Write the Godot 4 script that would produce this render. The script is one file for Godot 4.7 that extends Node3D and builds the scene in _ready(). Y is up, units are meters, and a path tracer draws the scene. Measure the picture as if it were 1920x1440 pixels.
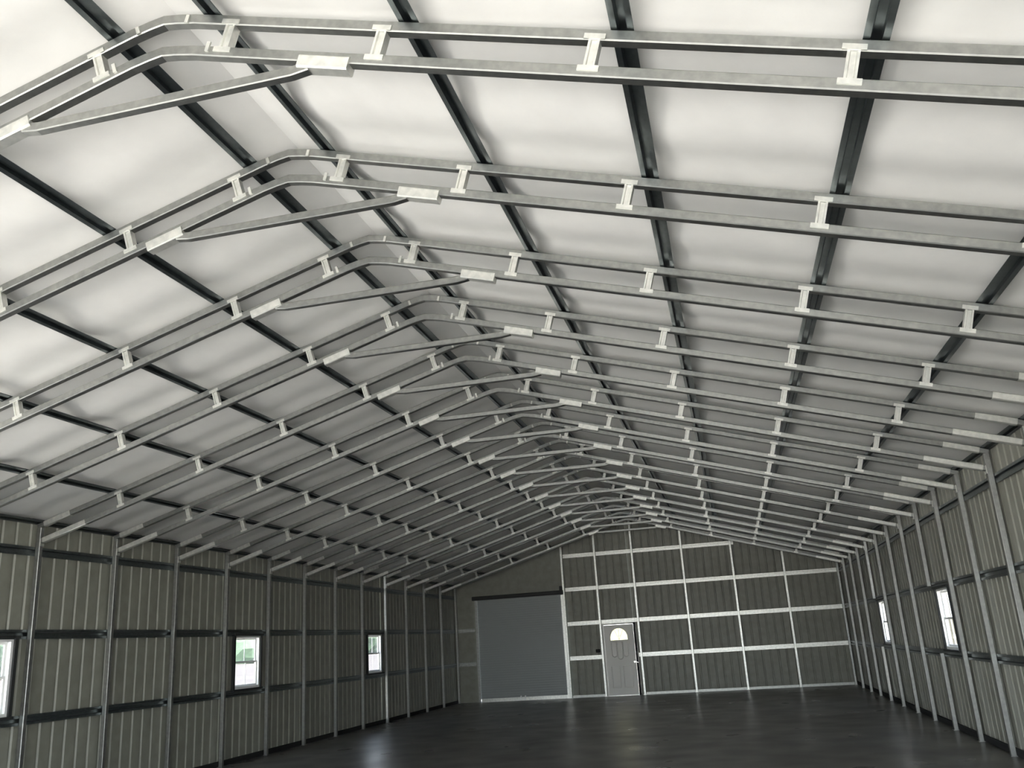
extends Node3D

# ---------------------------------------------------------------- the place, in metres
const HALF := 5.835          # inner face of the side-wall posts
const EAVE := 3.5314         # centre of the top chord at the posts
const SLOPE := 0.29538
const PITCH := 1.49812       # truss spacing
const END_Z := -27.676       # inner face of the end-wall posts
const FRONT_Z := 0.79
const POST := 0.0635
const HAT := 0.036
const SHEET := 5.937         # inner face of the side-wall sheeting
const END_SHEET := -27.778   # inner face of the end-wall sheeting
const GIRT_Y := [1.14, 2.16, 3.19]
const ORD := ["", "first", "second", "third", "fourth", "fifth", "sixth", "seventh", "eighth", "ninth", "tenth", "eleventh", "twelfth", "thirteenth", "fourteenth", "fifteenth", "sixteenth"]

var M := {}
var used := {}

func _ready():
	make_camera_and_light()
	make_materials()
	make_floor_and_ground()
	make_ceiling()
	make_walls()
	make_purlins()
	make_girts()
	make_trusses()
	make_posts()
	make_end_posts()
	make_roll_door()
	make_walk_door()
	make_windows()
	make_small_things()
	make_outside()

# ---------------------------------------------------------------- camera, sky, sun
func make_camera_and_light():
	var cam := Camera3D.new()
	cam.name = "camera"
	cam.keep_aspect = Camera3D.KEEP_HEIGHT
	cam.fov = rad_to_deg(2.0 * atan(720.0 / 1641.11))
	cam.near = 0.05
	cam.far = 600.0
	var turn := Basis(Vector3(0, 0, 1), 0.062233) * Basis(Vector3(1, 0, 0), -0.288018) * Basis(Vector3(0, 1, 0), -0.224112)
	cam.transform = Transform3D(turn.transposed(), Vector3(2.75502, 1.6829, 0.0))
	add_child(cam)
	cam.current = true

	var sky_m := ProceduralSkyMaterial.new()
	sky_m.sky_top_color = Color(0.68, 0.77, 0.88)
	sky_m.sky_horizon_color = Color(0.93, 0.95, 0.945)
	sky_m.sky_curve = 0.2
	sky_m.ground_bottom_color = Color(0.42, 0.41, 0.38)
	sky_m.ground_horizon_color = Color(0.6, 0.6, 0.57)
	sky_m.energy_multiplier = 1.0
	var sky := Sky.new()
	sky.sky_material = sky_m
	var env := Environment.new()
	env.background_mode = Environment.BG_SKY
	env.sky = sky
	env.background_energy_multiplier = 2.3
	env.tonemap_mode = Environment.TONE_MAPPER_LINEAR
	env.tonemap_exposure = 4.55
	env.sdfgi_enabled = true
	env.ssao_enabled = true
	env.ssil_enabled = true
	var we := WorldEnvironment.new()
	we.name = "world_environment"
	we.environment = env
	add_child(we)

	var sun := DirectionalLight3D.new()
	sun.name = "sun"
	sun.light_color = Color(1.0, 0.97, 0.93)
	sun.light_energy = 2.4
	sun.light_angular_distance = 1.5
	sun.shadow_enabled = true
	add_child(sun)
	sun.look_at_from_position(Vector3(1.0, 18.0, 9.0), Vector3.ZERO, Vector3.UP)

# ---------------------------------------------------------------- materials
func mat(albedo: Color, rough: float, metal := 0.0) -> StandardMaterial3D:
	var m := StandardMaterial3D.new()
	m.albedo_color = albedo
	m.roughness = rough
	m.metallic = metal
	return m

func noise_tex(freq: float, seed_: int, a: Color, b: Color, size := 512, oct := 5) -> NoiseTexture2D:
	var n := FastNoiseLite.new()
	n.noise_type = FastNoiseLite.TYPE_SIMPLEX_SMOOTH
	n.seed = seed_
	n.frequency = freq
	n.fractal_octaves = oct
	var g := Gradient.new()
	g.set_color(0, a)
	g.set_color(1, b)
	var t := NoiseTexture2D.new()
	t.width = size
	t.height = size
	t.seamless = true
	t.noise = n
	t.color_ramp = g
	return t

func tri(m: StandardMaterial3D, metres: float) -> StandardMaterial3D:
	m.uv1_triplanar = true
	m.uv1_world_triplanar = true
	m.uv1_scale = Vector3.ONE / metres
	return m

func make_materials():
	var spangle := noise_tex(0.02, 4, Color(0.86, 0.87, 0.87), Color(1, 1, 1))
	M.steel = tri(mat(Color(0.68, 0.68, 0.665), 0.42, 1.0), 0.8)
	M.steel.albedo_texture = spangle
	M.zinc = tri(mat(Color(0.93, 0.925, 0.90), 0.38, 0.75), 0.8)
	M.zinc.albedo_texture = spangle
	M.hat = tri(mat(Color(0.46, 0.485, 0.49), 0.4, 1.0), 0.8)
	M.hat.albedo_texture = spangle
	M.sheet = tri(mat(Color(0.57, 0.57, 0.525), 0.45, 0.0), 1.7)
	M.sheet.albedo_texture = noise_tex(0.012, 9, Color(0.9, 0.9, 0.9), Color(1, 1, 1))
	M.roof = tri(mat(Color(0.92, 0.915, 0.90), 0.5, 0.0), 2.3)
	M.roof.albedo_texture = noise_tex(0.01, 21, Color(0.95, 0.95, 0.95), Color(1, 1, 1))
	M.floor = tri(mat(Color(1, 1, 1), 1.0, 0.0), 7.0)
	M.floor.albedo_texture = noise_tex(0.008, 33, Color(0.31, 0.305, 0.295), Color(0.46, 0.45, 0.435), 1024, 6)
	M.floor.roughness_texture = noise_tex(0.006, 52, Color(0.25, 0.25, 0.25), Color(0.40, 0.40, 0.40), 1024, 2)
	M.floor.roughness_texture_channel = BaseMaterial3D.TEXTURE_CHANNEL_RED
	M.rubber = mat(Color(0.09, 0.09, 0.09), 0.8)
	M.dark = mat(Color(0.16, 0.165, 0.165), 0.6)
	M.curtain = mat(Color(0.62, 0.64, 0.635), 0.4)
	M.door = mat(Color(0.94, 0.93, 0.905), 0.45)
	M.vinyl = mat(Color(0.93, 0.93, 0.92), 0.4)
	M.glass = mat(Color(0.95, 0.97, 0.96, 0.08), 0.03)
	M.glass.transparency = BaseMaterial3D.TRANSPARENCY_ALPHA
	M.fan_glass = mat(Color(0.88, 0.86, 0.75), 0.3)       # obscured glass, lets light through softly
	M.fan_glass.backlight_enabled = true
	M.fan_glass.backlight = Color(0.80, 0.77, 0.60)
	M.brass = mat(Color(0.86, 0.85, 0.82), 0.25, 1.0)
	M.ground = tri(mat(Color(1, 1, 1), 0.95), 9.0)
	M.ground.albedo_texture = noise_tex(0.01, 61, Color(0.76, 0.74, 0.705), Color(0.86, 0.84, 0.80), 512, 6)
	M.apron = tri(mat(Color(1, 1, 1), 0.9), 5.0)
	M.apron.albedo_texture = noise_tex(0.01, 62, Color(0.66, 0.645, 0.62), Color(0.74, 0.725, 0.70), 512, 5)
	M.bank = tri(mat(Color(1, 1, 1), 0.95), 6.0)
	M.bank.albedo_texture = noise_tex(0.01, 63, Color(0.235, 0.21, 0.20), Color(0.28, 0.26, 0.25), 512, 6)
	M.leaf = tri(mat(Color(1, 1, 1), 0.7), 1.5)
	M.leaf.albedo_texture = noise_tex(0.03, 64, Color(0.17, 0.25, 0.17), Color(0.31, 0.40, 0.30), 256, 4)
	M.bark = mat(Color(0.36, 0.31, 0.26), 0.9)
	M.cream = mat(Color(0.285, 0.27, 0.22), 0.6)
	M.shed_roof = mat(Color(0.55, 0.56, 0.57), 0.5)

# ---------------------------------------------------------------- helpers
func numbered(called: String) -> String:
	if not used.has(called):
		used[called] = 0
		return called
	used[called] += 1
	return "%s_%03d" % [called, used[called]]

func tag(o: Node, label: String, category: String, group := ""):
	o.set_meta("label", label)
	o.set_meta("category", category)
	if group != "":
		o.set_meta("group", group)

func thing(called: String, at: Vector3, label: String, category: String, group := "") -> Node3D:
	var o := Node3D.new()
	o.name = numbered(called)
	add_child(o)
	o.position = at
	tag(o, label, category, group)
	return o

func structure(called: String, at := Vector3.ZERO, label := "") -> Node3D:
	var o := Node3D.new()
	o.name = called
	add_child(o)
	o.position = at
	o.set_meta("kind", "structure")
	if label != "":
		o.set_meta("label", label)
	return o

func begin() -> SurfaceTool:
	var st := SurfaceTool.new()
	st.begin(Mesh.PRIMITIVE_TRIANGLES)
	st.set_smooth_group(-1)
	return st

func finish(st: SurfaceTool) -> ArrayMesh:
	st.generate_normals()
	return st.commit()

func part(called: String, mesh: Mesh, material: Material, parent: Node, at := Vector3.ZERO, turn := Basis.IDENTITY) -> MeshInstance3D:
	var o := MeshInstance3D.new()
	o.name = called
	o.mesh = mesh
	o.material_override = material
	o.transform = Transform3D(turn, at)
	parent.add_child(o, true)
	return o

func quad(st: SurfaceTool, a: Vector3, b: Vector3, c: Vector3, d: Vector3):
	st.add_vertex(a); st.add_vertex(b); st.add_vertex(c)
	st.add_vertex(a); st.add_vertex(c); st.add_vertex(d)

# a box between two corners, edges slightly broken
func box(st: SurfaceTool, lo: Vector3, hi: Vector3):
	var c := [Vector3(lo.x, lo.y, lo.z), Vector3(hi.x, lo.y, lo.z), Vector3(hi.x, hi.y, lo.z), Vector3(lo.x, hi.y, lo.z),
		Vector3(lo.x, lo.y, hi.z), Vector3(hi.x, lo.y, hi.z), Vector3(hi.x, hi.y, hi.z), Vector3(lo.x, hi.y, hi.z)]
	quad(st, c[0], c[1], c[2], c[3])
	quad(st, c[5], c[4], c[7], c[6])
	quad(st, c[4], c[0], c[3], c[7])
	quad(st, c[1], c[5], c[6], c[2])
	quad(st, c[3], c[2], c[6], c[7])
	quad(st, c[4], c[5], c[1], c[0])

func box_mesh(lo: Vector3, hi: Vector3) -> ArrayMesh:
	var st := begin()
	box(st, lo, hi)
	return finish(st)

# closed profile (u across the path, v along "side") swept along a path whose tangents are at right angles to side
func sweep(st: SurfaceTool, path: Array, prof: PackedVector2Array, side: Vector3):
	var rings := []
	for i in path.size():
		var t_in: Vector3 = (path[i] - path[max(i - 1, 0)]).normalized()
		var t_out: Vector3 = (path[min(i + 1, path.size() - 1)] - path[i]).normalized()
		if i == 0: t_in = t_out
		if i == path.size() - 1: t_out = t_in
		var t := (t_in + t_out).normalized()
		var u := t.cross(side).normalized() / maxf(0.3, t.dot(t_in))
		var ring := PackedVector3Array()
		for q in prof:
			ring.append(path[i] + u * q.x + side * q.y)
		rings.append(ring)
	var n := prof.size()
	for i in rings.size() - 1:
		for k in n:
			var j := (k + 1) % n
			quad(st, rings[i][k], rings[i + 1][k], rings[i + 1][j], rings[i][j])
	var tris := Geometry2D.triangulate_polygon(prof)
	for i in range(0, tris.size(), 3):
		var a := tris[i]
		var b := tris[i + 1]
		var c := tris[i + 2]
		st.add_vertex(rings[0][a]); st.add_vertex(rings[0][b]); st.add_vertex(rings[0][c])
		var e = rings[rings.size() - 1]
		st.add_vertex(e[a]); st.add_vertex(e[c]); st.add_vertex(e[b])

func tube(w: float, h: float, r := 0.006) -> PackedVector2Array:
	var x := w * 0.5
	var y := h * 0.5
	return PackedVector2Array([Vector2(-x + r, -y), Vector2(x - r, -y), Vector2(x, -y + r), Vector2(x, y - r), Vector2(x - r, y), Vector2(-x + r, y), Vector2(-x, y - r), Vector2(-x, -y + r)])

# hat channel, hollow towards -u, flanges at u = 0, crown at u = HAT
func hat() -> PackedVector2Array:
	var t := 0.003
	return PackedVector2Array([Vector2(0, -0.058), Vector2(0, -0.026), Vector2(HAT - t, -0.020), Vector2(HAT - t, 0.020), Vector2(0, 0.026), Vector2(0, 0.058),
		Vector2(t, 0.058), Vector2(t, 0.029), Vector2(HAT, 0.023), Vector2(HAT, -0.023), Vector2(t, -0.029), Vector2(t, -0.058)])

func roof_y(x: float) -> float:
	return EAVE + (HALF - absf(x)) * SLOPE

func truss_z(k: int) -> float:
	return END_Z + k * PITCH

func out(x: float, deep: float) -> float:
	return x + signf(x) * deep

# ---------------------------------------------------------------- floor, ground
func make_floor_and_ground():
	var f := part("floor", box_mesh(Vector3(-6.05, -0.15, END_Z - 0.14), Vector3(6.05, 0.0, FRONT_Z + 0.15)), M.floor, self)
	f.set_meta("kind", "structure")
	var g := begin()
	box(g, Vector3(-150, -0.3, -220), Vector3(150, -0.10, 130))
	var o := part("ground", finish(g), M.ground, self)
	o.set_meta("kind", "structure")
	var a := part("apron", box_mesh(Vector3(-9, -0.10, FRONT_Z + 0.16), Vector3(9, -0.02, FRONT_Z + 4.0)), M.apron, self)
	a.set_meta("kind", "structure")

# ---------------------------------------------------------------- ceiling: white sheeting that sags a little between the trusses
func make_ceiling():
	var n := FastNoiseLite.new()
	n.seed = 7
	n.frequency = 0.5
	var root := structure("ceiling", Vector3.ZERO, "white roof lining above the steel trusses")
	for side in [-1.0, 1.0]:
		var st := SurfaceTool.new()
		st.begin(Mesh.PRIMITIVE_TRIANGLES)
		var rows := 240
		var cols := 26
		var pts := []
		for i in rows + 1:
			var z := lerpf(END_Z - 0.14, FRONT_Z + 0.15, float(i) / rows)
			var line := PackedVector3Array()
			for j in cols + 1:
				var x := lerpf(0.0, 6.02, float(j) / cols)
				var wave := 0.019 * sin((z - END_Z) * TAU / 0.749 + 0.8) + 0.012 * n.get_noise_2d(x * 0.25 + side * 9.0, z * 2.2)
				line.append(Vector3(side * x, roof_y(x) + 0.032 + HAT + 0.038 + wave * smoothstep(0.0, 0.4, x), z))
			pts.append(line)
		for i in rows:
			for j in cols:
				if side > 0.0:
					quad(st, pts[i][j], pts[i][j + 1], pts[i + 1][j + 1], pts[i + 1][j])
				else:
					quad(st, pts[i][j], pts[i + 1][j], pts[i + 1][j + 1], pts[i][j + 1])
		st.index()
		st.generate_normals()
		part("roof_lining", st.commit(), M.roof, root)
		var sh := begin()
		var lift := 0.032 + HAT + 0.09
		var a := Vector3(0, roof_y(0) + lift, END_Z - 0.3)
		var b := Vector3(side * 6.2, roof_y(6.2) + lift, END_Z - 0.3)
		var dz := Vector3(0, 0, FRONT_Z + 0.3 - (END_Z - 0.3))
		var up := Vector3(0, 0.03, 0)
		quad(sh, a, b, b + dz, a + dz)
		quad(sh, a + up, a + up + dz, b + up + dz, b + up)
		quad(sh, b, b + up, b + up + dz, b + dz)
		quad(sh, a, b, b + up, a + up)
		quad(sh, a + dz, a + up + dz, b + up + dz, b + dz)
		part("roof_sheet", finish(sh), M.shed_roof, root)

# ---------------------------------------------------------------- ribbed sheets
# one sheet between u0 and u1; place(u, y, d) gives the point, d runs outwards; foot/head give its lower and upper edge
func sheet(u0: float, u1: float, foot: float, head: Callable, place: Callable, ribbed := true) -> ArrayMesh:
	var us := PackedFloat32Array([u0])
	var ds := PackedFloat32Array([0.0])
	if ribbed:
		var k := floori(u0 / 0.2286) - 1
		while k * 0.2286 < u1 + 0.1:
			var c := k * 0.2286
			for q in [[-0.030, 0.0], [-0.014, 0.019], [0.014, 0.019], [0.030, 0.0]]:
				var u: float = c + q[0]
				if u > u0 + 0.001 and u < u1 - 0.001:
					us.append(u)
					ds.append(q[1])
			k += 1
	else:
		us.append((u0 + u1) * 0.5)
		ds.append(0.0)
	us.append(u1)
	ds.append(0.0)
	if us.size() > 2 and ribbed:
		ds[0] = ds[1] if ds[1] > 0.01 else 0.0
		ds[ds.size() - 1] = ds[ds.size() - 2] if ds[ds.size() - 2] > 0.01 else 0.0
	var st := begin()
	var th := 0.006
	for i in us.size() - 1:
		var a0: Vector3 = place.call(us[i], foot, ds[i])
		var a1: Vector3 = place.call(us[i + 1], foot, ds[i + 1])
		var b0: Vector3 = place.call(us[i], head.call(us[i]), ds[i])
		var b1: Vector3 = place.call(us[i + 1], head.call(us[i + 1]), ds[i + 1])
		quad(st, a0, b0, b1, a1)
		var c0: Vector3 = place.call(us[i], foot, ds[i] + th)
		var c1: Vector3 = place.call(us[i + 1], foot, ds[i + 1] + th)
		var d0: Vector3 = place.call(us[i], head.call(us[i]), ds[i] + th)
		var d1: Vector3 = place.call(us[i + 1], head.call(us[i + 1]), ds[i + 1] + th)
		quad(st, c0, c1, d1, d0)
		quad(st, b0, d0, d1, b1)
		quad(st, a0, a1, c1, c0)
		if i == 0: quad(st, a0, c0, d0, b0)
		if i == us.size() - 2: quad(st, a1, b1, d1, c1)
	return finish(st)

# a run of 0.914 m sheets with rectangular holes [u0, u1, y0, y1]
func sheet_run(root: Node, u_from: float, u_to: float, holes: Array, head: Callable, place: Callable, ribbed: Callable):
	var cuts := [u_from, u_to]
	var k := ceili(u_from / 0.9144)
	while k * 0.9144 < u_to:
		if k * 0.9144 > u_from + 0.05 and k * 0.9144 < u_to - 0.05:
			cuts.append(k * 0.9144 + 0.1)
		k += 1
	for h in holes:
		cuts.append(h[0])
		cuts.append(h[1])
	cuts.sort()
	for i in cuts.size() - 1:
		var a: float = cuts[i]
		var b: float = cuts[i + 1]
		if a < u_from - 0.001 or b > u_to + 0.001 or b - a < 0.004:
			continue
		var mid := (a + b) * 0.5
		var hole = null
		for h in holes:
			if mid > h[0] and mid < h[1]:
				hole = h
		var rb: bool = ribbed.call(mid)
		if hole == null:
			part("panel", sheet(a, b, 0.0, head, place, rb), M.sheet, root)
		else:
			if hole[2] > 0.01:
				var sill: float = hole[2]
				part("panel", sheet(a, b, 0.0, func(_u): return sill, place, rb), M.sheet, root)
			part("panel", sheet(a, b, hole[3], head, place, rb), M.sheet, root)

# open doorway in the left wall, beside the viewer and out of the picture
const SIDE_FAR := -6.60
const SIDE_NEAR := -2.30
const SIDE_TOP := 3.05
const WINDOW_K := {-1: [4, 8, 12], 1: [4, 8]}

func window_span(k: int) -> Array:      # z from far to near edge
	var zp := truss_z(k)
	return [zp + 0.22, zp + 1.10]

func make_walls():
	for side in [-1, 1]:
		var root := structure("wall_left" if side < 0 else "wall_right")
		var holes := []
		for k in WINDOW_K[side]:
			var w := window_span(k)
			holes.append([-w[1], -w[0], 1.195, 2.115])
		if side < 0:
			holes.append([-SIDE_NEAR, -SIDE_FAR, 0.0, SIDE_TOP])
		var s := float(side)
		sheet_run(root, -FRONT_Z - 0.1, -END_SHEET + 0.02, holes, func(_u): return roof_y(5.95) + 0.152, func(u, y, d): return Vector3(s * (SHEET + d), y, -u), func(_u): return true)
	var end := structure("wall_back")
	sheet_run(end, -SHEET - 0.02, SHEET + 0.02, [[-5.22, -2.36, 0.0, 3.06], [-1.21, -0.20, 0.0, 2.09]], func(u): return roof_y(u) + 0.125, func(u, y, d): return Vector3(u, y, END_SHEET - d), func(u): return u > -2.36)
	# the end behind the viewer: one wide doorway to the yard
	var fr := structure("wall_front")
	var op := 5.4
	var top := 3.5
	var z0 := FRONT_Z + 0.04
	for q in [[-SHEET, -op, 0.0], [op, SHEET, 0.0], [-op, 0.0, top], [0.0, op, top]]:
		var foot: float = q[2]
		part("panel", sheet(q[0], q[1], foot, func(u): return roof_y(u) + 0.125, func(u, y, d): return Vector3(u, y, z0 + d), true), M.sheet, fr)
	# dark closure strips at the foot of the side walls, metal sill along the end wall
	for side in [-1.0, 1.0]:
		var st := begin()
		sweep(st, [Vector3(side * 5.917, 0.045, FRONT_Z if side > 0 else SIDE_FAR - 0.06), Vector3(side * 5.917, 0.045, END_Z - 0.09)], tube(0.09, 0.036, 0.008), Vector3(1, 0, 0))
		var b := part("baseboard_left" if side < 0 else "baseboard_right", finish(st), M.rubber, self)
		b.set_meta("kind", "structure")
	var fr2 := begin()
	box(fr2, Vector3(-5.96, 0.0, SIDE_FAR - 0.06), Vector3(-HALF, SIDE_TOP + 0.1, SIDE_FAR))
	box(fr2, Vector3(-5.96, 0.0, SIDE_NEAR), Vector3(-HALF, SIDE_TOP + 0.1, SIDE_NEAR + 0.06))
	box(fr2, Vector3(-5.96, SIDE_TOP, SIDE_FAR), Vector3(-HALF, SIDE_TOP + 0.1, SIDE_NEAR))
	var tr := part("trim_1", finish(fr2), M.steel, self)
	tr.set_meta("kind", "structure")
	var sb := begin()
	box(sb, Vector3(-0.12, 0.0, END_Z - 0.095), Vector3(5.83, 0.07, END_Z - 0.055))
	box(sb, Vector3(-2.28, 0.0, END_Z - 0.095), Vector3(-1.25, 0.07, END_Z - 0.055))
	var bb := part("baseboard_back", finish(sb), M.steel, self)
	bb.set_meta("kind", "structure")

# ---------------------------------------------------------------- purlins and girts
func make_purlins():
	var xs := [0.30, 1.47, 2.57, 3.69, 4.81, 5.86]
	var what := ["beside the ridge", "second from the ridge", "third from the ridge", "fourth from the ridge", "fifth from the ridge", "along the eave"]
	for side in [-1.0, 1.0]:
		for i in 6:
			var x: float = xs[i]
			var o := thing("roof_purlin", Vector3(side * x, roof_y(x), END_Z), "dark steel hat-channel purlin on the %s roof slope, %s" % ["left" if side < 0 else "right", what[i]], "purlin", "purlins under the white roof")
			var up := Vector3(side * SLOPE, 1, 0).normalized()
			var along := Vector3(0, 0, 1)
			var st := begin()
			var lift := up * 0.034
			# u = t x side must point up
			var acr := up.cross(along).normalized()
			sweep(st, [lift + Vector3(0, 0, -0.08), lift + Vector3(0, 0, FRONT_Z - END_Z + 0.1)], hat(), acr)
			part("hat_channel", finish(st), M.hat, o)

func make_girts():
	for side in [-1.0, 1.0]:
		for i in 3:
			var y: float = GIRT_Y[i]
			var o := thing("wall_girt", Vector3(side * (HALF + POST), y, END_Z), "horizontal steel girt behind the %s wall posts, %s" % ["left" if side < 0 else "right", ["lowest, at window sill height", "middle, at window head height", "highest, below the eave"][i]], "girt", "side wall girts")
			var st := begin()
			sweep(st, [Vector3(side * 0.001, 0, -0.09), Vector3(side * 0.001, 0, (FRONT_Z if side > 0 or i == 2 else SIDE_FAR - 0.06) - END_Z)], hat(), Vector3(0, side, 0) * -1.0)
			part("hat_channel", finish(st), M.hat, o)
	var rows := [[1.14, -2.28, -1.22, "short lowest end-wall girt between roll-up door and white door"], [1.14, -0.17, HALF, "lowest end-wall girt running right from the white door"],
		[2.16, -2.28, HALF, "end-wall girt just above the white door"], [3.20, -2.28, HALF, "end-wall girt level with the roll-up door header"], [4.23, -2.28, 3.0, "highest end-wall girt up in the gable"],
		[1.14, -HALF, -5.28, "lower stub of girt between left corner and roll-up door"], [2.16, -HALF, -5.28, "upper stub of girt between left corner and roll-up door"]]
	for r in rows:
		var o := thing("end_girt", Vector3((r[1] + r[2]) * 0.5, r[0], END_Z - POST), "galvanized " + r[3], "girt", "end wall girts")
		var h: float = (r[2] - r[1]) * 0.5
		var st := begin()
		sweep(st, [Vector3(-h, 0, -0.001), Vector3(h, 0, -0.001)], hat(), Vector3(0, -1, 0))
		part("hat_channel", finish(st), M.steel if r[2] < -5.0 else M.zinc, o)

# ---------------------------------------------------------------- trusses
const SPACERS := [0.44, 1.337, 2.448, 3.607, 4.722]

func chord_path(drop: float, reach: float) -> Array:
	var p := []
	var pts := [[reach, 0.0], [0.20, 0.0], [0.09, 0.008], [0.0, 0.020]]
	for q in pts:
		p.append(Vector3(-q[0], roof_y(q[0]) - drop - q[1], 0))
	for i in range(2, -1, -1):
		p.append(Vector3(pts[i][0], roof_y(pts[i][0]) - drop - pts[i][1], 0))
	return p

func on_chord(side: float, x0: float, x1: float, drop: float) -> Array:
	return [Vector3(side * x0, roof_y(x0) - drop, 0), Vector3(side * x1, roof_y(x1) - drop, 0)]

func make_truss(parent: Node3D):
	var ax := Vector3(0, 0, 1)
	var st := begin()
	sweep(st, chord_path(0.0, 5.895), tube(0.062, 0.062), ax)
	part("top_chord", finish(st), M.steel, parent)
	st = begin()
	sweep(st, chord_path(0.212, 5.833), tube(0.062, 0.062), ax)
	part("bottom_chord", finish(st), M.steel, parent)
	# spacers
	var body := begin()
	var cs := PackedVector2Array([Vector2(-0.029, -0.027), Vector2(0.029, -0.027), Vector2(0.029, 0.029), Vector2(0.017, 0.029), Vector2(0.013, 0.018), Vector2(-0.013, 0.018), Vector2(-0.017, 0.029), Vector2(-0.029, 0.029)])
	# path runs down -y; u = t x side
	sweep(body, [Vector3(0, -0.030, 0), Vector3(0, -0.174, 0)], cs, ax)
	var body_mesh := finish(body)
	var foot_mesh := box_mesh(Vector3(-0.054, -0.015, 0.0312), Vector3(0.054, 0.015, 0.0372))
	for side in [-1.0, 1.0]:
		for x in SPACERS:
			var turn := Basis(Vector3(0, 0, 1), -side * atan(SLOPE))
			var s := part("spacer", body_mesh, M.zinc, parent, Vector3(side * x, roof_y(x), 0), turn)
			part("foot_plate", foot_mesh, M.zinc, s, Vector3(0, -0.014, 0))
			part("foot_plate", foot_mesh, M.zinc, s, Vector3(0, -0.192, 0))
	# collar tie with its saddles
	st = begin()
	sweep(st, [Vector3(-0.90, 4.722, 0), Vector3(-0.80, 4.708, 0), Vector3(0.80, 4.708, 0), Vector3(0.90, 4.722, 0)], tube(0.058, 0.058), ax)
	part("collar_tie", finish(st), M.steel, parent)
	for side in [-1.0, 1.0]:
		st = begin()
		sweep(st, on_chord(side, 0.85, 1.14, 0.248), tube(0.078, 0.084, 0.008), ax)
		part("saddle", finish(st), M.zinc, parent)
		# sleeves at the eave
		st = begin()
		sweep(st, on_chord(side, 5.42, 5.80, 0.0), tube(0.07, 0.07, 0.008), ax)
		part("sleeve", finish(st), M.zinc, parent)
		st = begin()
		sweep(st, on_chord(side, 5.18, 5.80, 0.212), tube(0.07, 0.07, 0.008), ax)
		part("sleeve", finish(st), M.zinc, parent)
		# splice clips by the ridge
		for q in [[0.30, 0.19, 0.03], [0.16, 0.012, 0.025]]:
			var cx: float = side * q[0]
			var cy: float = roof_y(q[0]) - q[1]
			part("splice_clip", box_mesh(Vector3(-0.011, -q[2], 0.031), Vector3(0.011, q[2], 0.042)), M.zinc, parent, Vector3(cx, cy, 0), Basis(Vector3(0, 0, 1), -side * atan(SLOPE)))

func make_trusses():
	var first: Node3D = null
	for i in 16:
		var label := ""
		if i == 0:
			label = "galvanized steel roof truss nearest the viewer, with collar tie and short spacers"
		elif i == 15:
			label = "galvanized steel roof truss farthest away, one bay before the end wall"
		else:
			label = "galvanized steel roof truss, %s counted from the nearest" % ORD[i + 1]
		var z := truss_z(16 - i)
		if first == null:
			first = thing("roof_truss", Vector3(0, 0, z), label, "truss", "roof trusses in a row")
			make_truss(first)
		else:
			var c: Node3D = first.duplicate()
			c.name = numbered("roof_truss")
			add_child(c)
			c.position = Vector3(0, 0, z)
			tag(c, label, "truss", "roof trusses in a row")
	var g := thing("gable_rafter", Vector3(0, 0, END_Z - POST * 0.5), "bent steel rafter set against the far end wall gable", "rafter")
	var st := begin()
	sweep(st, chord_path(0.0, 5.895), tube(0.062, 0.062), Vector3(0, 0, 1))
	part("rafter_tube", finish(st), M.steel, g)

# ---------------------------------------------------------------- posts
func make_posts():
	var st := begin()
	var cx := POST * 0.5
	sweep(st, [Vector3.ZERO, Vector3(0, EAVE - 0.036, 0)], tube(POST, POST), Vector3(0, 0, 1))
	var full := finish(st)
	st = begin()
	sweep(st, [Vector3.ZERO, Vector3(0, 1.135, 0)], tube(POST, POST), Vector3(0, 0, 1))
	var low := finish(st)
	st = begin()
	sweep(st, [Vector3(0, 2.17, 0), Vector3(0, EAVE - 0.036, 0)], tube(POST, POST), Vector3(0, 0, 1))
	var high := finish(st)
	var plate := box_mesh(Vector3(-0.045, 0.0, -0.05), Vector3(0.045, 0.008, 0.05))
	var clip := box_mesh(Vector3(-0.012, -0.05, -0.034), Vector3(0.0, 0.05, 0.034))
	for side in [-1.0, 1.0]:
		for k in range(0, 17):
			if side < 0 and k > 14:
				continue      # the side doorway
			var nm: String = "left" if side < 0 else "right"
			var label := ""
			if k == 0:
				label = "steel corner post where the %s wall meets the end wall" % nm
			else:
				label = "galvanized steel post of the %s wall, %s from the end-wall corner" % [nm, ORD[k]]
			var cut: bool = side > 0 and k in WINDOW_K[1]
			if cut:
				label = "galvanized steel post interrupted by the %s right-wall window" % ("nearer" if k == 8 else "farther")
			var z := truss_z(k) if k > 0 else END_Z - cx
			var o := thing("wall_post", Vector3(side * (HALF + cx), 0, z), label, "post", "posts of the side walls")
			if cut:
				part("lower_tube", low, M.steel, o)
				part("upper_tube", high, M.steel, o)
			else:
				part("tube", full, M.steel, o)
			part("base_plate", plate, M.steel, o)
			if k > 0:
				var br := part("knee_clip", clip, M.zinc, o, Vector3(-side * cx, EAVE - 0.225, 0))
				if side < 0: br.rotation.y = PI

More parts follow.
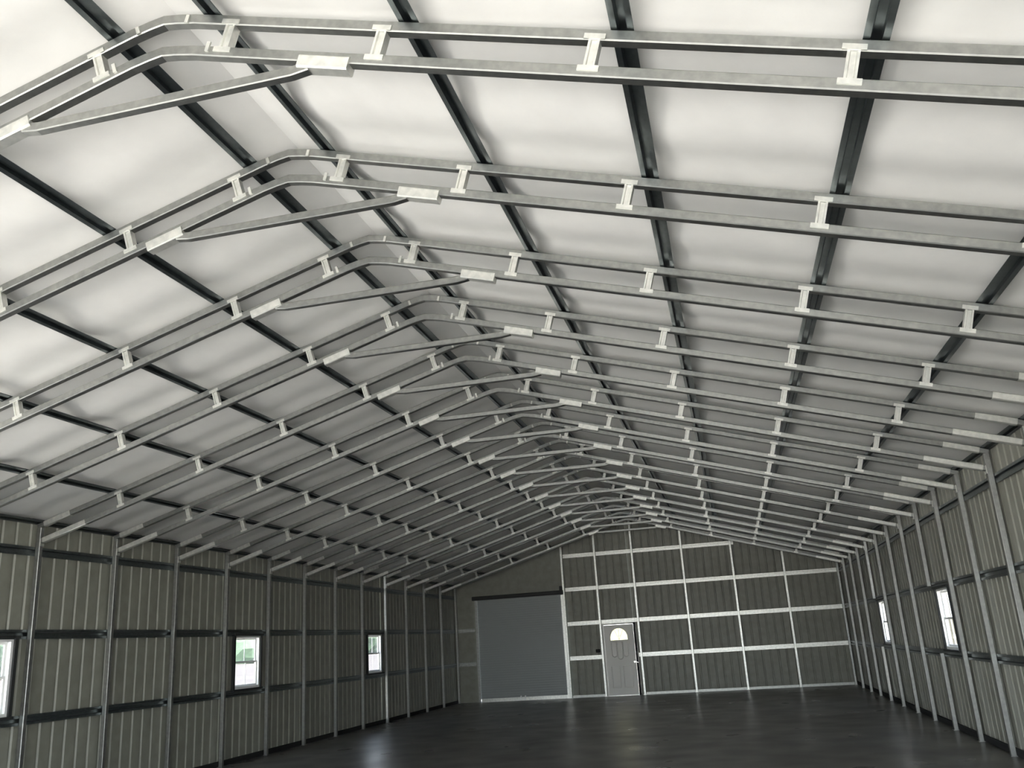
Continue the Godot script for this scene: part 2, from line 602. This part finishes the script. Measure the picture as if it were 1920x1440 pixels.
func make_end_posts():
	var xs := [[-2.32, roof_y(2.32) - 0.045, "at the right edge of the roll-up door"], [-1.255, roof_y(1.255) - 0.045, "at the left edge of the white door"], [-0.09, roof_y(0.09) - 0.06, "just right of the white door"],
		[1.43, roof_y(1.43) - 0.045, "second right of the white door"], [2.90, roof_y(2.9) - 0.045, "third right of the white door"], [4.37, roof_y(4.37) - 0.045, "nearest the right corner"]]
	for q in xs:
		var o := thing("end_post", Vector3(q[0], 0, END_Z - POST * 0.5), "slim galvanized end-wall post " + q[2], "post", "posts of the end wall")
		var st := begin()
		sweep(st, [Vector3.ZERO, Vector3(0, q[1], 0)], tube(POST, POST), Vector3(0, 0, 1))
		part("tube", finish(st), M.zinc, o)
		part("base_plate", box_mesh(Vector3(-0.05, 0, -0.03), Vector3(0.05, 0.008, 0.045)), M.zinc, o)

# ---------------------------------------------------------------- doors
func make_roll_door():
	var o := structure("door_1", Vector3(-3.79, 0, END_Z - 0.05), "closed grey roll-up door in the left of the end wall")
	var st := begin()
	var prof := PackedVector2Array()
	var n := 44
	var h := 3.17
	for i in n * 4 + 1:
		prof.append(Vector2(0.0016 * cos(i * TAU / 4.0), float(i) / (n * 4) * (h - 0.09) + 0.09))
	for i in prof.size() - 1:
		var a := prof[i]
		var b := prof[i + 1]
		quad(st, Vector3(-1.37, a.y, a.x), Vector3(-1.37, b.y, b.x), Vector3(1.37, b.y, b.x), Vector3(1.37, a.y, a.x))
		quad(st, Vector3(-1.37, a.y, a.x - 0.01), Vector3(1.37, a.y, a.x - 0.01), Vector3(1.37, b.y, b.x - 0.01), Vector3(-1.37, b.y, b.x - 0.01))
	part("curtain", finish(st), M.curtain, o)
	for s in [-1.0, 1.0]:
		st = begin()
		var x: float = s * 1.40
		box(st, Vector3(x - 0.035, 0.0, 0.012), Vector3(x + 0.035, 3.08, 0.035))
		var e: float = x + s * 0.030
		box(st, Vector3(e - 0.005, 0.0, -0.03), Vector3(e + 0.005, 3.08, 0.012))
		part("guide_rail", finish(st), M.zinc if s > 0 else M.steel, o)
	st = begin()
	box(st, Vector3(-1.36, 0.0, -0.02), Vector3(1.36, 0.10, 0.018))
	box(st, Vector3(-1.36, 0.015, 0.018), Vector3(1.36, 0.028, 0.05))
	part("bottom_bar", finish(st), M.zinc, o)
	for s in [-1.0, 1.0]:
		st = begin()
		sweep(st, [Vector3(s * 0.07 - 0.02, 0.14, 0.03), Vector3(s * 0.07 - 0.02, 0.14, 0.055), Vector3(s * 0.07 - 0.02, 0.04, 0.055), Vector3(s * 0.07 - 0.02, 0.04, 0.03)], tube(0.012, 0.04, 0.003), Vector3(1, 0, 0))
		part("pull_handle", finish(st), M.vinyl, o)
	st = begin()
	sweep(st, [Vector3(-1.50, 3.13, 0.05), Vector3(1.46, 3.13, 0.05)], tube(0.12, 0.16, 0.02), Vector3(0, 0, 1))
	part("header_tube", finish(st), M.dark, o)
	part("axle_bracket", box_mesh(Vector3(1.36, 3.06, 0.03), Vector3(1.44, 3.32, 0.16)), M.dark, o)

func arch(cx: float, y0: float, w: float, spring: float, rise: float, n := 16) -> PackedVector2Array:
	var p := PackedVector2Array([Vector2(cx - w * 0.5, y0), Vector2(cx + w * 0.5, y0)])
	for i in n + 1:
		var a := PI * i / n
		p.append(Vector2(cx + cos(a) * w * 0.5, spring + sin(a) * rise))
	return p

func csg_poly(poly: PackedVector2Array, depth: float, z: float, op: int, parent: Node):
	var c := CSGPolygon3D.new()
	c.polygon = poly
	c.mode = CSGPolygon3D.MODE_DEPTH
	c.depth = depth
	c.position = Vector3(0, 0, z)      # extrudes towards -z
	c.operation = op as CSGShape3D.Operation
	c.material = M.door
	c.name = "shape"
	parent.add_child(c, true)
	return c

# a raised door panel with sloping edges, standing in a sunk field
func raised(parent: Node, outer: PackedVector2Array, inner: PackedVector2Array, oy: float, deep := 0.026):
	var st := begin()
	var n := outer.size()
	var z0 := 0.0232 - deep
	var z1 := 0.0222
	for i in n:
		var j := (i + 1) % n
		quad(st, Vector3(outer[i].x, outer[i].y - oy, z0), Vector3(outer[j].x, outer[j].y - oy, z0), Vector3(inner[j].x, inner[j].y - oy, z1), Vector3(inner[i].x, inner[i].y - oy, z1))
	var tris := Geometry2D.triangulate_polygon(inner)
	for i in tris:
		st.add_vertex(Vector3(inner[i].x, inner[i].y - oy, z1))
	part("raised_panel", finish(st), M.door, parent)

func make_walk_door():
	var o := structure("door_2", Vector3(-0.715, 0, END_Z - 0.05), "white walk door with a half-round window in the end wall")
	var slab := CSGBox3D.new()
	slab.name = "slab"
	slab.size = Vector3(0.90, 2.03, 0.045)
	slab.position = Vector3(0, 1.035, 0)
	slab.material = M.door
	o.add_child(slab)
	var oy := -1.035
	csg_poly(arch(-0.005, 1.60 + oy, 0.53, 1.66 + oy, 0.29), 0.2, 0.1, CSGShape3D.OPERATION_SUBTRACTION, slab)
	for i in 3:
		var cx := -0.175 + i * 0.175 - 0.005
		var outer := PackedVector2Array()
		var inner := PackedVector2Array()
		var low := 1.03 if i == 1 else 1.10
		var n := 12
		outer.append(Vector2(cx + 0.085, 1.56 + oy)); outer.append(Vector2(cx - 0.085, 1.56 + oy))
		inner.append(Vector2(cx + 0.064, 1.538 + oy)); inner.append(Vector2(cx - 0.064, 1.538 + oy))
		for k in n + 1:
			var a := PI + PI * k / n
			outer.append(Vector2(cx + cos(a) * 0.085, low + 0.08 + sin(a) * 0.08 + oy))
			inner.append(Vector2(cx + cos(a) * 0.064, low + 0.08 + sin(a) * 0.059 + oy))
		csg_poly(outer, 0.026, 0.0235, CSGShape3D.OPERATION_SUBTRACTION, slab)
		raised(o, outer, inner, oy)
	for s in [-1.0, 1.0]:
		var r := func(g: float) -> PackedVector2Array:
			return PackedVector2Array([Vector2(s * 0.18 - 0.14 + g, 0.22 + g + oy), Vector2(s * 0.18 + 0.14 - g, 0.22 + g + oy), Vector2(s * 0.18 + 0.14 - g, 0.86 - g + oy), Vector2(s * 0.18 - 0.14 + g, 0.86 - g + oy)])
		csg_poly(r.call(0.0), 0.010, 0.0235, CSGShape3D.OPERATION_SUBTRACTION, slab)
		raised(o, r.call(0.0), r.call(0.022), oy, 0.010)
	# fan light
	var st := begin()
	var poly := arch(-0.005, 1.60, 0.53, 1.66, 0.29)
	for i in range(1, poly.size() - 1):
		st.add_vertex(Vector3(poly[0].x, poly[0].y, 0)); st.add_vertex(Vector3(poly[i].x, poly[i].y, 0)); st.add_vertex(Vector3(poly[i + 1].x, poly[i + 1].y, 0))
	var pane := part("pane", finish(st), M.fan_glass, o)
	pane.set_meta("label", "half-round window glass")
	st = begin()
	for a in [PI * 0.33, PI * 0.5, PI * 0.67]:
		var tip := Vector3(-0.005 + cos(a) * 0.26, 1.655 + sin(a) * 0.285, 0.004)
		sweep(st, [Vector3(-0.005, 1.61, 0.004), tip], tube(0.012, 0.012, 0.002), Vector3(0, 0, 1))
	part("muntin", finish(st), M.door, o)
	st = begin()
	var rim := []
	for i in 17:
		var a := PI * i / 16.0
		rim.append(Vector3(-0.005 + cos(a) * 0.275, 1.66 + sin(a) * 0.30, 0.024))
	rim.push_front(Vector3(rim[0].x, 1.59, 0.024))
	rim.append(Vector3(rim[16 + 1].x, 1.59, 0.024))
	sweep(st, rim, tube(0.028, 0.012, 0.004), Vector3(0, 0, 1))
	sweep(st, [Vector3(-0.29, 1.588, 0.024), Vector3(0.28, 1.588, 0.024)], tube(0.026, 0.012, 0.004), Vector3(0, 0, 1))
	part("window_trim", finish(st), M.door, o)
	# frame: head and hinge side pale, latch side black weather seal
	part("jamb", box_mesh(Vector3(-0.495, 0, -0.05), Vector3(-0.455, 2.09, 0.03)), M.door, o)
	part("jamb", box_mesh(Vector3(0.455, 0, -0.05), Vector3(0.515, 2.09, 0.012)), M.rubber, o)
	part("head", box_mesh(Vector3(-0.455, 2.055, -0.05), Vector3(0.455, 2.09, 0.03)), M.door, o)
	part("threshold", box_mesh(Vector3(-0.455, 0.0, -0.05), Vector3(0.455, 0.018, 0.05)), M.zinc, o)
	var kn := begin()
	sweep(kn, [Vector3(0.41, 0.95, 0.02), Vector3(0.41, 0.95, 0.075)], tube(0.05, 0.05, 0.014), Vector3(0, 1, 0))
	sweep(kn, [Vector3(0.41, 0.95, 0.068), Vector3(0.52, 0.925, 0.068)], tube(0.02, 0.018, 0.005), Vector3(0, 0, 1))
	part("lever_handle", finish(kn), M.brass, o)

# ---------------------------------------------------------------- windows
func make_windows():
	var n := 0
	for side in [-1, 1]:
		for k in WINDOW_K[side]:
			n += 1
			var w := window_span(k)
			var zc: float = (w[0] + w[1]) * 0.5
			var hw: float = (w[1] - w[0]) * 0.5
			var o := structure("window_%d" % n, Vector3(side * SHEET, 1.2, zc), "white single-hung window, %s on the %s wall" % [("farther one" if k == 4 else "nearer one") if k < 12 else "cut by the left edge of the picture", "left" if side < 0 else "right"])
			o.rotation.y = PI * 0.5 if side < 0 else -PI * 0.5     # local +z looks into the room
			# local x along the wall, y up from the sill
			var H := 0.915
			var fr := begin()
			var t := 0.04
			box(fr, Vector3(-hw, 0, -0.06), Vector3(-hw + t, H, 0.025))
			box(fr, Vector3(hw - t, 0, -0.06), Vector3(hw, H, 0.025))
			box(fr, Vector3(-hw + t, 0, -0.06), Vector3(hw - t, t, 0.025))
			box(fr, Vector3(-hw + t, H - t, -0.06), Vector3(hw - t, H, 0.025))
			part("window_frame", finish(fr), M.vinyl, o)
			for q in [[t, H * 0.5 + 0.016, -0.012, -0.03], [H * 0.5 - 0.016, H - t, -0.034, -0.052]]:
				var s := begin()
				var a := hw - t
				var e := 0.032
				box(s, Vector3(-a, q[0], q[3]), Vector3(-a + e, q[1], q[2]))
				box(s, Vector3(a - e, q[0], q[3]), Vector3(a, q[1], q[2]))
				box(s, Vector3(-a + e, q[0], q[3]), Vector3(a - e, q[0] + e, q[2]))
				box(s, Vector3(-a + e, q[1] - e, q[3]), Vector3(a - e, q[1], q[2]))
				var sash := part("sash", finish(s), M.vinyl, o)
				var zm: float = (q[2] + q[3]) * 0.5
				part("pane", box_mesh(Vector3(-a + e, q[0] + e, zm - 0.0015), Vector3(a - e, q[1] - e, zm + 0.0015)), M.glass, sash)
				var mu := begin()
				box(mu, Vector3(-0.006, q[0] + e, zm + 0.002), Vector3(0.006, q[1] - e, zm + 0.008))
				part("muntin", finish(mu), M.vinyl, sash)
			# dark steel bucks either side and the head flashing
			for s2 in [-1.0, 1.0]:
				part("side_buck", box_mesh(Vector3(s2 * hw + minf(0.0, s2 * 0.05), -0.03, 0.002), Vector3(s2 * hw + maxf(0.0, s2 * 0.05), H + 0.01, 0.05)), M.dark, o)
			part("head_flashing", box_mesh(Vector3(-hw - 0.06, H - 0.002, 0.002), Vector3(hw + 0.06, H + 0.03, 0.07)), M.dark, o)
			part("sill_flashing", box_mesh(Vector3(-hw - 0.06, -0.03, 0.002), Vector3(hw + 0.06, 0.002, 0.07)), M.dark, o)

# ---------------------------------------------------------------- small things
func make_small_things():
	var o := thing("switch_box", Vector3(-1.40, 1.32, END_Z - 0.07), "small black switch box on the wall left of the white door", "switch box")
	var st := begin()
	sweep(st, [Vector3(0, 0, -0.03), Vector3(0, 0, 0.025)], tube(0.10, 0.13, 0.01), Vector3(1, 0, 0))
	part("case", finish(st), M.rubber, o)
	part("toggle", box_mesh(Vector3(-0.008, -0.02, 0.025), Vector3(0.008, 0.02, 0.04)), M.dark, o)

# ---------------------------------------------------------------- outside
func blob(st: SurfaceTool, c: Vector3, r: float, n: FastNoiseLite):
	var rows := 9
	var cols := 14
	var p := []
	for i in rows + 1:
		var line := PackedVector3Array()
		for j in cols:
			var a := PI * i / rows
			var b := TAU * j / cols
			var d := Vector3(sin(a) * cos(b), cos(a), sin(a) * sin(b))
			line.append(c + d * r * (1.0 + 0.35 * n.get_noise_3dv(d * 3.0 + c)))
		p.append(line)
	for i in rows:
		for j in cols:
			var k := (j + 1) % cols
			quad(st, p[i][j], p[i][k], p[i + 1][k], p[i + 1][j])

func make_outside():
	# pale bank beyond the left windows
	var st := begin()
	var zs := [-90.0, -75.0, -60.0, -48.0, -36.0, -24.0, -12.0, 0.0]
	var cs := [[-14.0, -0.12], [-18.0, 0.5], [-22.0, 1.15], [-25.0, 1.45], [-32.0, 1.6], [-60.0, 1.7]]
	for i in zs.size() - 1:
		for j in cs.size() - 1:
			var q := func(zi: int, ci: int) -> Vector3:
				return Vector3(cs[ci][0] + 0.6 * sin(zs[zi] * 0.13 + ci), cs[ci][1] + (0.08 * sin(zs[zi] * 0.3 + ci * 2.0) if ci > 0 else 0.0), zs[zi])
			quad(st, q.call(i, j), q.call(i + 1, j), q.call(i + 1, j + 1), q.call(i, j + 1))
	var b := part("bank", finish(st), M.bank, self)
	b.set_meta("kind", "structure")
	var rng := RandomNumberGenerator.new()
	rng.seed = 12
	var n := FastNoiseLite.new()
	n.seed = 3
	n.frequency = 0.8
	var i := 0
	for q in [[-28.5, -32.0, 5.6, "nearest"], [-29.5, -54.5, 6.4, "middle"], [-27.0, -61.0, 5.0, "second farthest"], [-30.0, -77.5, 7.0, "farthest"]]:
		var o := thing("tree", Vector3(q[0], 1.4, q[1]), "pale green tree seen outside through the left wall windows, %s of them" % q[3], "tree", "trees outside the left windows")
		var tr := begin()
		sweep(tr, [Vector3(0, -0.2, 0), Vector3(0.1, q[2] * 0.5, 0)], tube(0.3, 0.3, 0.09), Vector3(0, 0, 1))
		part("trunk", finish(tr), M.bark, o)
		var cr := begin()
		for k in 26:
			var a := rng.randf() * TAU
			var rad: float = rng.randf_range(0.2, 1.0) * q[2] * 0.42
			blob(cr, Vector3(cos(a) * rad, rng.randf_range(0.06, 0.95) * q[2], sin(a) * rad), q[2] * rng.randf_range(0.16, 0.26), n)
		part("crown", finish(cr), M.leaf, o)
		i += 1
	# cream metal-sided shed beyond the right windows
	var s := thing("shed", Vector3(15.0, -0.1, -52.0), "cream metal-sided shed seen outside through the right wall windows", "shed")
	for k in 16:
		var x0 := -7.5 + k * 0.9144
		part("panel", sheet(x0, x0 + 0.91, 0.0, func(_u): return 4.2, func(u, y, d): return Vector3(u, y, 6.0 - d), true), M.cream, s)
	var bx := begin()
	box(bx, Vector3(-7.5, 0, -6.0), Vector3(7.13, 4.2, 5.96))
	part("body", finish(bx), M.cream, s)
	var rf := begin()
	sweep(rf, [Vector3(-7.8, 4.22, 0), Vector3(7.4, 4.22, 0)], PackedVector2Array([Vector2(0, -6.4), Vector2(0, 6.4), Vector2(1.9, 0)]), Vector3(0, 0, 1))
	part("roof", finish(rf), M.shed_roof, s)
